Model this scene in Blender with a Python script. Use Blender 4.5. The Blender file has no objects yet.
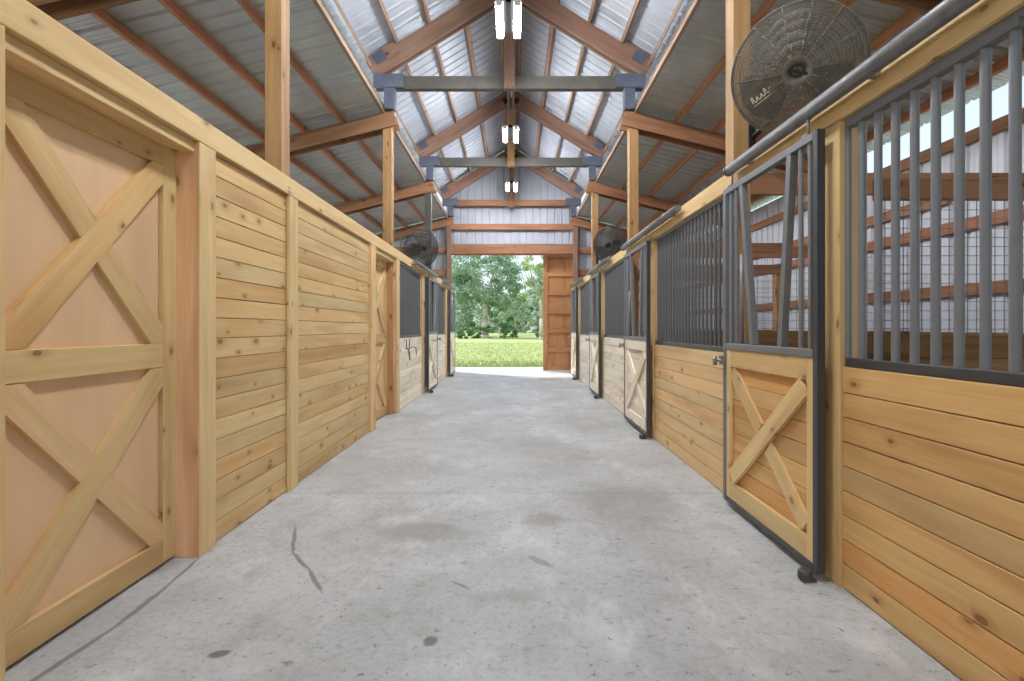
import bpy, math, random
from mathutils import Vector, Matrix
R = random.Random(7)
C = bpy.context.scene.collection
SC = bpy.context.scene

# ------------------------------------------------------------------ materials
def new_mat(name):
    m = bpy.data.materials.new(name); m.use_nodes = True
    nt = m.node_tree; nt.nodes.clear()
    out = nt.nodes.new('ShaderNodeOutputMaterial'); b = nt.nodes.new('ShaderNodeBsdfPrincipled')
    nt.links.new(b.outputs[0], out.inputs[0])
    return m, nt, b
def N(nt, t, **kw):
    n = nt.nodes.new(t)
    for k, v in kw.items(): setattr(n, k, v)
    return n
def setin(nt, sock, v):
    if hasattr(v, 'links'): nt.links.new(v, sock)
    else: sock.default_value = v
def mth(nt, op, a, b=0.0, c=0.0, clamp=False):
    n = N(nt, 'ShaderNodeMath', operation=op); n.use_clamp = clamp
    for i, v in enumerate((a, b, c)): setin(nt, n.inputs[i], v)
    return n.outputs[0]
def mixc(nt, fac, a, b, mode='MIX'):
    n = N(nt, 'ShaderNodeMix', data_type='RGBA', blend_type=mode)
    setin(nt, n.inputs[0], fac); setin(nt, n.inputs[6], a); setin(nt, n.inputs[7], b)
    return n.outputs[2]
def rgb(c): return (c[0], c[1], c[2], 1)
def srgb(r, g, b):
    f = lambda c: (c/255/12.92 if c/255 <= .04045 else ((c/255+.055)/1.055)**2.4)
    return (f(r), f(g), f(b))
def noise(nt, vec, scale, detail=3, rough=.55):
    n = N(nt, 'ShaderNodeTexNoise'); nt.links.new(vec, n.inputs['Vector'])
    n.inputs['Scale'].default_value = scale; n.inputs['Detail'].default_value = detail; n.inputs['Roughness'].default_value = rough
    return n.outputs['Fac']
def mapr(nt, v, a, b, c=0., d=1.):
    n = N(nt, 'ShaderNodeMapRange'); setin(nt, n.inputs[0], v)
    for i, x in enumerate((a, b, c, d)): n.inputs[i+1].default_value = x
    return n.outputs[0]
def mapping(nt, vec, scale=(1,1,1), loc=(0,0,0), rot=(0,0,0), kind='POINT'):
    n = N(nt, 'ShaderNodeMapping', vector_type=kind); nt.links.new(vec, n.inputs[0])
    n.inputs['Location'].default_value = loc; n.inputs['Rotation'].default_value = rot; n.inputs['Scale'].default_value = scale
    return n.outputs[0]
def bump(nt, b, h, strength=.2, dist=.01):
    n = N(nt, 'ShaderNodeBump'); n.inputs['Strength'].default_value = strength; n.inputs['Distance'].default_value = dist
    nt.links.new(h, n.inputs['Height']); nt.links.new(n.outputs[0], b.inputs['Normal'])

def wood(name, light, mid, dark, knots=.5, rough=.6, grain=1.0, vary=.5):
    m, nt, b = new_mat(name)
    uv = N(nt, 'ShaderNodeUVMap'); uv.uv_map = 'UVMap'
    tone = N(nt, 'ShaderNodeAttribute', attribute_name='tone').outputs['Fac']
    U = uv.outputs[0]
    g1 = noise(nt, mapping(nt, U, (1.1, 22, 1)), 1.0, 4, .6)
    g2 = noise(nt, mapping(nt, U, (4, 110, 1)), 1.0, 2, .5)
    wv = noise(nt, mapping(nt, U, (.7, 5, 1)), 1.0, 2, .5)
    f = mth(nt, 'ADD', mth(nt, 'MULTIPLY', g1, .65), mth(nt, 'MULTIPLY', g2, .35))
    f = mapr(nt, f, .36, .66)
    col = mixc(nt, mth(nt, 'MULTIPLY', f, grain), rgb(light), rgb(mid))
    col = mixc(nt, mapr(nt, wv, .48, .7, 0, .7*grain), col, rgb(dark))
    # boards differ from one another
    hs = N(nt, 'ShaderNodeHueSaturation')
    nt.links.new(col, hs.inputs['Color'])
    nt.links.new(mapr(nt, tone, 0, 1, 1-.28*vary, 1+.28*vary), hs.inputs['Value'])
    t2 = N(nt, 'ShaderNodeTexWhiteNoise', noise_dimensions='1D'); nt.links.new(tone, t2.inputs['W'])
    nt.links.new(mapr(nt, t2.outputs['Value'], 0, 1, .5-.022*vary, .5+.014*vary), hs.inputs['Hue'])
    nt.links.new(mapr(nt, t2.outputs['Value'], 0, 1, 1+.1*vary, 1-.2*vary), hs.inputs['Saturation'])
    col = hs.outputs[0]
    if knots > 0:
        v = N(nt, 'ShaderNodeTexVoronoi', voronoi_dimensions='2D'); v.inputs['Scale'].default_value = 1.0
        nt.links.new(mapping(nt, U, (4.4, 8.0, 1)), v.inputs['Vector'])
        sep = N(nt, 'ShaderNodeSeparateColor'); nt.links.new(v.outputs['Color'], sep.inputs[0])
        on = mth(nt, 'GREATER_THAN', sep.outputs[0], 1-knots*.55)
        size = mth(nt, 'MULTIPLY_ADD', sep.outputs[1], .10, .05)
        d = mth(nt, 'DIVIDE', v.outputs['Distance'], size)
        k = mth(nt, 'MULTIPLY', mapr(nt, d, .75, 1.05, 1, 0), on)
        col = mixc(nt, mth(nt, 'MULTIPLY', k, .85), col, rgb([c*.25 for c in dark]))
        halo = mth(nt, 'MULTIPLY', mapr(nt, d, .9, 3.2, .5, 0), on)
        col = mixc(nt, halo, col, rgb([c*.8 for c in dark]))
    nt.links.new(col, b.inputs['Base Color'])
    b.inputs['Roughness'].default_value = rough
    b.inputs['Specular IOR Level'].default_value = .3
    bump(nt, b, g1, .12, .004)
    return m
def plain(name, col, rough=.5, metal=0., var=.12, scale=9, spec=.5):
    m, nt, b = new_mat(name)
    tc = N(nt, 'ShaderNodeTexCoord')
    n = noise(nt, tc.outputs['Object'], scale, 3)
    c = mixc(nt, mapr(nt, n, .3, .7), rgb([x*(1-var) for x in col]), rgb([min(1, x*(1+var)) for x in col]))
    nt.links.new(c, b.inputs['Base Color']); b.inputs['Roughness'].default_value = rough; b.inputs['Metallic'].default_value = metal
    b.inputs['Specular IOR Level'].default_value = spec
    return m
def emis(name, col, s):
    m, nt, b = new_mat(name)
    b.inputs['Base Color'].default_value = rgb((.9, .9, .9)); b.inputs['Emission Color'].default_value = rgb(col); b.inputs['Emission Strength'].default_value = s
    return m

M = {}
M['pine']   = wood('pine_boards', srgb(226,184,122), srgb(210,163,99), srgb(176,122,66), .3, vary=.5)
M['pineL']  = wood('yellow_pine_boards', srgb(222,193,138), srgb(208,174,118), srgb(184,144,92), .34, vary=.45)
M['pale']   = wood('pale_boards', srgb(248,240,224), srgb(238,225,203), srgb(208,186,156), .35, vary=.4)  # paler boards for the stall fronts farther down the aisle
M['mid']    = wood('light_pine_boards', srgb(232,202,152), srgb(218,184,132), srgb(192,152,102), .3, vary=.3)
M['trim']   = wood('pine_trim', srgb(230,202,148), srgb(216,184,128), srgb(192,154,102), .25, vary=.35)
M['jamb']   = wood('rosy_pine_jamb', srgb(240,204,162), srgb(228,184,140), srgb(200,148,106), .35, vary=.35)
M['fir']    = wood('red_fir_framing', srgb(170,124,92), srgb(148,102,74), srgb(114,76,54), .12, vary=.45)
M['rafter'] = wood('brown_fir_rafters', srgb(154,122,106), srgb(138,104,90), srgb(108,78,66), .12, vary=.3)
M['purlin'] = wood('purlin_lumber', srgb(176,150,132), srgb(154,126,108), srgb(124,96,82), .1, vary=.4)
M['firL']   = wood('rosy_purlin_lumber', srgb(204,150,118), srgb(186,128,98), srgb(150,98,72), .1, vary=.3)
M['post']   = wood('post_lumber', srgb(188,152,108), srgb(166,126,82), srgb(134,96,58), .3, vary=.2)
M['ply']    = wood('smooth_plywood', srgb(226,190,150), srgb(222,184,144), srgb(212,172,132), 0, vary=.12, grain=.6)
M['ocher']  = wood('orange_brown_door_wood', srgb(200,146,96), srgb(186,128,80), srgb(158,104,62), .12, vary=.3)
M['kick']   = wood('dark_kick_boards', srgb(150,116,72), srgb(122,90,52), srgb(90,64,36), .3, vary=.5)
M['bar']    = plain('grey_painted_bar', srgb(130,132,138), .45, .15, .06, 14)
M['barD']   = plain('shaded_grey_bar', srgb(106,108,112), .5, .15, .06, 14)  # same bars with the shade of the dark stalls mixed into the colour
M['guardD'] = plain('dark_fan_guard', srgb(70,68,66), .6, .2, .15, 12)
M['frame']  = plain('grey_painted_frame', srgb(120,122,127), .45, .15, .08, 10)
M['dark']   = plain('dark_steel', srgb(74,76,80), .4, .3, .12, 8)
M['tie']    = plain('olive_dark_steel', srgb(96,92,88), .5, .3, .18, 5)
M['plate']  = plain('blue_grey_steel', srgb(98,104,122), .45, .3, .15, 6)
M['pipe']   = plain('weathered_grey_track', srgb(122,122,126), .45, .35, .2, 16)
M['black']  = plain('black_plastic', (.012,.012,.014), .45, 0, .1)
M['glare_black']   = plain('glare_darkened_reflector', (.0035,.0035,.0035), .95, 0, .05, 9, 0.)  # near-black colour holds down the tube glare on the lamp plate
M['zinc']   = plain('zinc_hardware', srgb(150,150,150), .35, .8, .15, 20)
M['guard']  = plain('dusty_fan_guard', srgb(122,116,109), .85, .0, .2, 12, .15)
M['blade']  = plain('dusty_fan_blade', srgb(130,125,118), .7, .1, .15, 6)
M['badge']  = plain('pale_badge_lettering', srgb(226,214,190), .5, 0, .05)
M['wire']   = plain('galvanised_wire', srgb(120,120,122), .45, .6, .1, 20)
M['white']  = plain('white_enamel', (.75,.76,.77), .4, 0, .03)
M['tube']   = emis('led_tube', (.97, .985, 1), 225)
M['rope']   = plain('white_cord', srgb(205,200,190), .8)

def galv(name, a, b_, rough, metal):
    m, nt, b = new_mat(name)
    tc = N(nt, 'ShaderNodeTexCoord')
    n1 = noise(nt, mapping(nt, tc.outputs['Object'], (1, .5, 1)), 1.6, 4, .6)
    c = mixc(nt, mapr(nt, n1, .3, .72), rgb(a), rgb(b_))
    nt.links.new(c, b.inputs['Base Color']); b.inputs['Roughness'].default_value = rough; b.inputs['Metallic'].default_value = metal
    return m
M['roof']  = galv('galvalume_roof_sheet', srgb(184,192,208), srgb(206,212,226), .5, .3)
M['lean']  = galv('greenish_roof_sheet', srgb(184,190,190), srgb(210,215,214), .33, .4)
M['gable'] = galv('lavender_grey_siding', srgb(168,172,186), srgb(186,190,202), .55, .1)
M['siding'] = galv('pale_lavender_siding', srgb(196,200,212), srgb(210,213,222), .5, .1)

def concrete():
    m, nt, b = new_mat('worn_concrete')
    geo = N(nt, 'ShaderNodeNewGeometry'); P = geo.outputs['Position']
    a = noise(nt, P, .9, 6, .62); c = noise(nt, P, 3.6, 8, .7); d = noise(nt, P, 30, 5, .65)
    col = mixc(nt, mapr(nt, a, .32, .68), rgb(srgb(168,170,172)), rgb(srgb(200,203,207)))
    col = mixc(nt, mapr(nt, c, .45, .66, 0, .6), col, rgb(srgb(146,146,143)))
    col = mixc(nt, mapr(nt, d, .5, .72, 0, .5), col, rgb(srgb(132,131,128)))
    # paler trowel blooms
    e = noise(nt, mapping(nt, P, (1, .6, 1), (4, 7, 0)), 2.3, 9, .75)
    col = mixc(nt, mapr(nt, e, .52, .66, 0, .65), col, rgb(srgb(212,214,216)))
    # chips, small dark specks and streaks
    q = noise(nt, mapping(nt, P, (1, 2.0, 1), (11, 3, 0)), 9, 6, .8)
    col = mixc(nt, mapr(nt, q, .60, .64, 0, .65), col, rgb(srgb(104,103,99)))
    q2 = noise(nt, mapping(nt, P, (1.6, 1, 1), (2, 31, 0)), 17, 3, .7)
    col = mixc(nt, mapr(nt, q2, .65, .68, 0, .7), col, rgb(srgb(98,97,93)))
    # stains with a place of their own: x, y, half width, half length, turn, depth, colour
    wob = N(nt, 'ShaderNodeTexNoise'); wob.inputs['Scale'].default_value = 7; wob.inputs['Detail'].default_value = 4
    nt.links.new(P, wob.inputs['Vector'])
    def seg(x0,y0,x1,y1,w): return ((x0+x1)/2,(y0+y1)/2,w,math.hypot(x1-x0,y1-y0)*.56,math.atan2(-(x1-x0),y1-y0),.7,(96,94,92),.025)
    ST = [(-1.235,2.145,.045,.03,.3,.8,(84,82,80),.05), (-.365,2.235,.035,.035,.6,.75,(88,86,82),.05),
          (-.64,3.44,.30,.18,0,.5,(132,128,120),.3), (.22,3.66,.17,.14,0,.5,(128,124,116),.25), (.05,2.62,.22,.08,.2,.3,(138,134,126),.25),
          seg(-1.50,3.51,-1.345,3.113,.013),seg(-1.345,3.113,-1.166,2.904,.014),seg(-1.166,2.904,-1.0,2.655,.015),
          seg(-1.875,1.9,-1.822,2.335,.016),seg(-1.822,2.335,-1.836,2.72,.017),seg(-1.836,2.72,-1.875,3.06,.012),
          (.85,4.0,.5,.5,0,.4,(134,131,124),.4), (.35,5.6,.5,.9,0,.35,(140,136,128),.4), (-.3,7.2,.6,1.0,0,.3,(148,145,138),.5), (1.0,7.5,.35,.9,0,.3,(140,137,130),.4),
          (.15,3.0,.03,.1,.7,.5,(110,107,102),.05),(-.28,2.72,.012,.08,.9,.6,(104,102,98),.04)]
    for (x, y, w, l, t, k, cc, wb) in ST:
        off = N(nt, 'ShaderNodeVectorMath', operation='MULTIPLY_ADD')
        nt.links.new(wob.outputs['Color'], off.inputs[0]); off.inputs[1].default_value = (wb, wb, 0); nt.links.new(P, off.inputs[2])
        mp = mapping(nt, off.outputs[0], (w, l, 1), (x+wb*.5, y+wb*.5, 0), (0, 0, t), 'TEXTURE')
        ln = N(nt, 'ShaderNodeVectorMath', operation='LENGTH'); nt.links.new(mp, ln.inputs[0])
        soft = .55 if w > .1 else .75
        col = mixc(nt, mapr(nt, ln.outputs['Value'], soft, 1.15, k, 0), col, rgb(srgb(*cc)))
    nt.links.new(col, b.inputs['Base Color']); b.inputs['Roughness'].default_value = .55; b.inputs['Specular IOR Level'].default_value = .4
    bump(nt, b, d, .25, .004)
    return m
M['concrete'] = concrete()
def field():
    m, nt, b = new_mat('meadow_ground')
    P = N(nt, 'ShaderNodeNewGeometry').outputs['Position']
    a = noise(nt, P, .35, 4); c = noise(nt, mapping(nt, P, (1, .4, 1)), 2.5, 5, .7)
    col = mixc(nt, mapr(nt, a, .3, .7), rgb(srgb(142,160,94)), rgb(srgb(170,182,122)))
    col = mixc(nt, mapr(nt, c, .4, .75, 0, .6), col, rgb(srgb(112,138,74)))
    nt.links.new(col, b.inputs['Base Color']); b.inputs['Roughness'].default_value = .9
    return m
M['field'] = field()
def leaf(name, a, b_):
    m, nt, b = new_mat(name)
    t = N(nt, 'ShaderNodeAttribute', attribute_name='tone').outputs['Fac']
    c = mixc(nt, t, rgb(a), rgb(b_)); nt.links.new(c, b.inputs['Base Color']); b.inputs['Roughness'].default_value = .6
    return m
M['leafA'] = leaf('hazed_blue_green_leaves', srgb(98,134,104), srgb(176,200,170))  # leaf colour lifted to stand in for haze
M['leafB'] = leaf('yellow_green_leaves', srgb(118,152,90), srgb(178,198,140))
M['leafC'] = leaf('deep_green_leaves', srgb(52,96,52), srgb(112,154,92))
M['leafD'] = leaf('haze_tinted_pale_leaves', srgb(146,174,146), srgb(186,204,178))  # distance haze put into the leaf colour
M['grass'] = leaf('grass_blades', srgb(142,160,94), srgb(160,174,112))
M['bark']  = plain('pale_bark', srgb(176,172,160), .85, 0, .25, 3)

# ------------------------------------------------------------------ mesh builder
WL = {}   # world location of every object
class MB:
    def __init__(s): s.v=[]; s.f=[]; s.uv=[]; s.t=[]; s.sm=[]
    def face(s, pts, uvs, tone, smooth=False):
        i = len(s.v); s.v += [tuple(p) for p in pts]; s.f.append(tuple(range(i, i+len(pts)))); s.uv += uvs; s.t.append(tone); s.sm.append(smooth)
    def hexa(s, c, ax, ay, az, L, W, H):
        c=Vector(c); ax=Vector(ax); ay=Vector(ay); az=Vector(az); i=len(s.v); t=R.random(); ou=R.uniform(0,60); ov=R.uniform(0,60)
        for sx in (-1,1):
            for sy in (-1,1):
                for sz in (-1,1): s.v.append(tuple(c+ax*(sx*L/2)+ay*(sy*W/2)+az*(sz*H/2)))
        co = [(sx*L/2, sy*W/2, sz*H/2) for sx in (-1,1) for sy in (-1,1) for sz in (-1,1)]
        for fc in ((0,1,3,2),(4,6,7,5),(0,4,5,1),(2,3,7,6),(0,2,6,4),(1,5,7,3)):
            s.f.append(tuple(i+k for k in fc)); s.t.append(t); s.sm.append(False)
            xs = {co[k][0] for k in fc}; ys = {co[k][1] for k in fc}
            for k in fc:
                x,y,z = co[k]
                if len(xs)==1: u,v = y*.3, z
                elif len(ys)==1: u,v = x, z+W
                else: u,v = x, y
                s.uv.append((u+ou, v+ov))
        return s
    def box(s, x0,x1,y0,y1,z0,z1, g=None):
        d = (abs(x1-x0), abs(y1-y0), abs(z1-z0)); c = ((x0+x1)/2,(y0+y1)/2,(z0+z1)/2)
        if g is None: g = d.index(max(d))
        E = [(1,0,0),(0,1,0),(0,0,1)]; o = [g,(g+1)%3,(g+2)%3]
        return s.hexa(c, E[o[0]],E[o[1]],E[o[2]], d[o[0]],d[o[1]],d[o[2]])
    def beam(s, p0, p1, W, H, up=(0,0,1)):
        p0=Vector(p0); p1=Vector(p1); a=(p1-p0); L=a.length; a.normalize(); sd=a.cross(Vector(up)).normalized(); u=sd.cross(a).normalized()
        return s.hexa((p0+p1)/2, a, sd, u, L, W, H)
    def tube(s, p0, p1, r, n=10, r2=None, caps=True):
        p0=Vector(p0); p1=Vector(p1); a=(p1-p0).normalized(); r2 = r if r2 is None else r2
        q = Vector((1,0,0)) if abs(a.x)<.9 else Vector((0,1,0)); x=a.cross(q).normalized(); y=a.cross(x)
        i=len(s.v); t=R.random(); L=(p1-p0).length
        for k in range(n):
            an=2*math.pi*k/n; d=x*math.cos(an)+y*math.sin(an); s.v.append(tuple(p0+d*r)); s.v.append(tuple(p1+d*r2))
        for k in range(n):
            j=(k+1)%n; s.f.append((i+2*k,i+2*k+1,i+2*j+1,i+2*j)); s.t.append(t); s.sm.append(True)
            s.uv += [(0,k*.02),(L,k*.02),(L,k*.02+.02),(0,k*.02+.02)]
        if caps:
            for e in (0,1):
                fc = [i+2*k+e for k in range(n)]
                if e==0: pass
                else: fc.reverse()
                s.f.append(tuple(fc)); s.t.append(t); s.sm.append(False); s.uv += [(0,0)]*n
        return s
    def path(s, pts, r, n=8):
        for a,b in zip(pts, pts[1:]): s.tube(a,b,r,n)
        return s
    def ring(s, c, x, y, R_, r, n=48, m=5):
        c=Vector(c); x=Vector(x); y=Vector(y); z=x.cross(y); i=len(s.v)
        for k in range(n):
            a=2*math.pi*k/n; d=x*math.cos(a)+y*math.sin(a)
            for j in range(m):
                b=2*math.pi*j/m; s.v.append(tuple(c+d*(R_+r*math.cos(b))+z*(r*math.sin(b))))
        for k in range(n):
            for j in range(m):
                A=i+k*m+j; B=i+k*m+(j+1)%m; k2=(k+1)%n; D=i+k2*m+j; E=i+k2*m+(j+1)%m
                s.f.append((A,D,E,B)); s.t.append(.5); s.sm.append(True); s.uv += [(0,0)]*4
        return s
    def disc_lathe(s, c, ax, prof, n=32):
        """prof: list of (distance along axis, radius)"""
        c=Vector(c); a=Vector(ax).normalized(); q=Vector((0,0,1)) if abs(a.z)<.9 else Vector((1,0,0)); x=a.cross(q).normalized(); y=a.cross(x); i=len(s.v)
        for (h,r) in prof:
            for k in range(n):
                an=2*math.pi*k/n; s.v.append(tuple(c+a*h+(x*math.cos(an)+y*math.sin(an))*r))
        for p in range(len(prof)-1):
            for k in range(n):
                j=(k+1)%n; s.f.append((i+p*n+k,i+p*n+j,i+(p+1)*n+j,i+(p+1)*n+k)); s.t.append(.5); s.sm.append(True); s.uv += [(0,0)]*4
        for p in (0,len(prof)-1):
            s.f.append(tuple(i+p*n+k for k in range(n))); s.t.append(.5); s.sm.append(False); s.uv += [(0,0)]*n
        return s
    def build(s, name, mat, parent=None, origin=None, bevel=0):
        xs=[v[0] for v in s.v]; ys=[v[1] for v in s.v]; zs=[v[2] for v in s.v]
        if origin is None: origin=((min(xs)+max(xs))/2,(min(ys)+max(ys))/2,min(zs))
        o3=Vector(origin)
        me=bpy.data.meshes.new(name); me.from_pydata([tuple(Vector(v)-o3) for v in s.v],[],s.f)
        uvl=me.uv_layers.new(name='UVMap'); flat=[c for u in s.uv for c in u]; uvl.data.foreach_set('uv',flat)
        at=me.attributes.new('tone','FLOAT','FACE'); at.data.foreach_set('value',s.t)
        me.polygons.foreach_set('use_smooth',s.sm); me.materials.append(mat); me.update()
        o=bpy.data.objects.new(name,me); C.objects.link(o)
        o.location=o3; WL[o.name]=o3.copy()
        if parent is not None: o.parent=parent; o.location=o3-WL[parent.name]
        if bevel:
            b=o.modifiers.new('bevel','BEVEL'); b.width=bevel; b.segments=1; b.limit_method='ANGLE'
        return o
def tag(o, label, cat, group=None, kind=None):
    if kind: o['kind']=kind
    if label: o['label']=label
    if cat: o['category']=cat
    if group: o['group']=group
    return o
def thing(name, loc, label, cat, group=None):
    o=bpy.data.objects.new(name,None); C.objects.link(o); o.location=loc; o.empty_display_size=.1; WL[o.name]=Vector(loc)
    return tag(o,label,cat,group)
def struct(o, label=None, cat=None): o['kind']='structure'; return tag(o,label,cat) if label else o
def dup(o, parent, delta):
    c=o.copy(); C.objects.link(c); c.parent=parent; w=WL[o.name]+Vector(delta); WL[c.name]=w; c.location=w-WL[parent.name]; return c

# ------------------------------------------------------------------ main dimensions
CX=-.07                       # centre line of the barn
FY=[4.25,8.08,11.93,15.78]    # frames, near to far
XL, XR = -1.87, 1.715         # aisle faces of the two stall lines
Y0, Y1 = -5.0, 16.0
WXL, WXR = -5.44, 5.30        # outer walls
TOPZ=2.61
def lean_z(d): return 4.785-.245*(d-1.81)     # top of side rafters = bottom of side purlins
def main_b(d): return 6.595-.625*d            # bottom of main rafters
MR=.33                                        # vertical depth of main rafters
ords=['nearest','second','third','farthest']

# ------------------------------------------------------------------ floor and outdoors
b=MB()
js=[Y0,.55,4.24,7.9,11.6,16.35]
for a,c in zip(js,js[1:]): b.box(WXL-.2,WXR+.2,a+.003,c-.003,-.15,0)
struct(b.build('floor',M['concrete']),'long grey concrete aisle floor with stains and saw cuts','floor')
b=MB().box(-9,9,16.36,18.2,-.2,-.02); struct(b.build('floor',M['concrete']),'sunlit concrete apron outside the open far doorway','floor')
for s_ in (-1,1):
    a,c=sorted((s_*5.7,s_*10)); struct(MB().box(a,c,Y0,16.2,-.2,-.03).build('floor',M['concrete']),'unseen added slab beside the barn, keeps green bounce off the lower roofs','floor')  # unseen side slabs added to keep grass-green bounce off the roofs
def ground_z(x,y):
    t=max(0,(y-20)); return -.06+0.0087*max(0,t-4) if t<45 else -.06+0.0087*41
b=MB(); xs=[-120,-60,-30,-18,-12,-8,-4,0,4,8,12,18,30,60,120]; ys=[-30,-10,16,18.2,22,26,30,35,40,46,52,58,65,80,120,200]
for i in range(len(xs)-1):
    for j in range(len(ys)-1):
        q=[(xs[i],ys[j]),(xs[i+1],ys[j]),(xs[i+1],ys[j+1]),(xs[i],ys[j+1])]
        b.face([(x,y,-.22 if y<18.3 and abs(x)<12.5 else ground_z(x,y)) for x,y in q],[(0,0)]*4,.5)
tag(b.build('meadow',M['field']),'bright green grass field beyond the open doorway','grass',kind='stuff')
b=MB()
for i in range(24000):
    y=18.25+(R.random()**1.6)*26; x=R.uniform(-.16,.16)*y
    h=R.uniform(.03,.075); a=R.uniform(0,6.28); w=.008+.0004*y; z=ground_z(x,y)-.01
    dx,dy=math.cos(a)*w,math.sin(a)*w; lx,ly=R.uniform(-.05,.05),R.uniform(-.05,.05)
    b.face([(x-dx,y-dy,z),(x+dx,y+dy,z),(x+lx,y+ly,z+h)],[(0,0)]*3,R.random())
tag(b.build('grass_blades',M['grass']),'short grass blades growing at the edge of the apron','grass',kind='stuff')

def tree(name,x,y,h,crown,label,mats,trunk_r,trunk_h,n=40,leaves=130,ls=.32,group=None,lean=0,branches=5,cat='tree'):
    """crown: (dx, zc, rx, ry, rz) ellipsoid list"""
    z0=ground_z(x,y)-.1
    t=thing(name,(x,y,z0),label,cat,group)
    rr=random.Random(int(x*100)+int(y*7))
    f=MB()
    for (dx,zc,rx,ry,rz) in crown:
        k=int(n*max(.3,rx*rz/9))
        for i in range(k):
            th=rr.uniform(0,6.28); ph=math.acos(rr.uniform(-1,1)); q=rr.uniform(.45,1)**.6
            c=Vector((x+dx+rx*q*math.sin(ph)*math.cos(th), y+ry*q*math.sin(ph)*math.sin(th), z0+zc+rz*q*math.cos(ph)))
            s=rr.uniform(.45,.95)*min(rx,rz)*.38; tb=rr.uniform(.0,.45)
            for j in range(leaves):
                v=Vector((rr.gauss(0,1),rr.gauss(0,1),rr.gauss(0,.7))); v.normalize(); v*=s*rr.random()**.4; v.z*=.75
                p=c+v; n_=(v.normalized()*.8+Vector((rr.uniform(-1,1),rr.uniform(-1,1),rr.uniform(-.2,1.2)))).normalized()
                u=n_.cross(Vector((rr.uniform(-1,1),rr.uniform(-1,1),rr.uniform(-1,1)))).normalized(); w=n_.cross(u); a=ls*rr.uniform(.5,1)
                if p.z<z0+.05: continue
                f.face([p-u*a*.5,p+w*a*.28,p+u*a*.5,p-w*a*.28],[(0,0)]*4,min(1,tb+rr.random()*.55))
    f.build('foliage',M[mats[0]],t)
    if trunk_h>0:
        g=MB(); p=Vector((x,y,z0)); top=Vector((x+lean,y,z0+trunk_h)); mid=(p+top)/2+Vector((.1*trunk_r,0,0))
        g.tube(p,p+Vector((0,0,.4)),trunk_r*1.5,10,trunk_r*1.08).tube(p+Vector((0,0,.4)),mid,trunk_r*1.08,10,trunk_r*.9).tube(mid,top,trunk_r*.9,10,trunk_r*.7)
        for i in range(branches):
            a=rr.uniform(0,6.28); e=top+Vector((math.cos(a)*h*.2,math.sin(a)*h*.15,h*rr.uniform(.22,.42))); m2=(top+e)/2+Vector((math.cos(a)*.3,0,-.2))
            g.tube(top,m2,trunk_r*.55,7,trunk_r*.35).tube(m2,e,trunk_r*.35,7,trunk_r*.12)
        g.build('trunk',M['bark'],t)
    return t
def px(x,Y): return (x-514)*Y/512
tree('broad_tree',px(485,60),60,11,[(0,7.6,4.4,3.6,3.8),(-2.6,5.2,2.4,2.4,2.2),(2.6,5.4,2.4,2.2,2.0),(0,10.6,3.2,2.6,2.0),(-2.8,9,2.2,2.2,2.2)],'large round-crowned tree with a thick pale trunk, left in the doorway',['leafA'],.42,4.2,40,130,.34,branches=7)
tree('slender_tree',px(541,52),52,11,[(0,7.6,2.0,2.2,3.2),(-.6,4.6,1.6,1.6,1.5),(.9,10,1.6,1.6,1.6)],'yellow green tree at the right edge of the doorway beside the sliding door',['leafB'],.2,4.5,40,120,.3,branches=5)
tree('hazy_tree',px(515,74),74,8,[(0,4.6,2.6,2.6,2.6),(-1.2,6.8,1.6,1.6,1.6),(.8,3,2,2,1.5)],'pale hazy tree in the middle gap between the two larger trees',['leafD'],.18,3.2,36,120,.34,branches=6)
tree('background_tree',px(462,70),70,13,[(0,7,3.2,3.2,4.4),(-1,3,3,3,2.4)],'tall tree behind the left doorway post',['leafA'],.3,4,36,120,.36,branches=4)
tree('woodland_tree',px(548,84),84,13,[(0,7,3.2,3.2,4.6),(0,3,3.4,3,2.4)],'tree far behind the yellow green tree on the right',['leafA'],.3,4,36,120,.4,branches=4)
tree('distant_tree',px(500,92),92,9,[(0,4.8,4,3,3.2),(4,3.8,2.5,2.5,2.4)],'low distant tree seen behind the round-crowned tree',['leafC'],.25,3,36,110,.42,branches=4)
for i,(q,Y,w,h,lb) in enumerate([(461,55,1.6,1.9,'dark green bush at the left post, leftmost of the bushes'),(472,57,1.4,1.9,'dark green bush just left of the pale trunk'),(497,57,1.6,2.2,'dark green bush just right of the pale trunk'),(508,60,1.3,1.5,'low bush beside the bright gap in the trees'),(545,58,1.3,1.6,'bush at the foot of the yellow green tree')]):
    tree('bush',px(q,Y),Y,h,[(0,h*.45,w,1.2,h*.55)],lb,['leafC'],.1,0,60,110,.24,'bushes under the trees',cat='bush')
for i in range(9):
    q=440+i*16
    if 520<q<534: continue
    tree('hedge_shrub',px(q,110+i%3*4),110+i%3*4,7,[(0,3.4,3.4,2.4,4.2)],'hazy shrub in the distant tree line behind the meadow',['leafD' if i%2 else 'leafA'],.1,0,30,90,.5,'shrubs in the distant tree line',cat='shrub')

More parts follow.
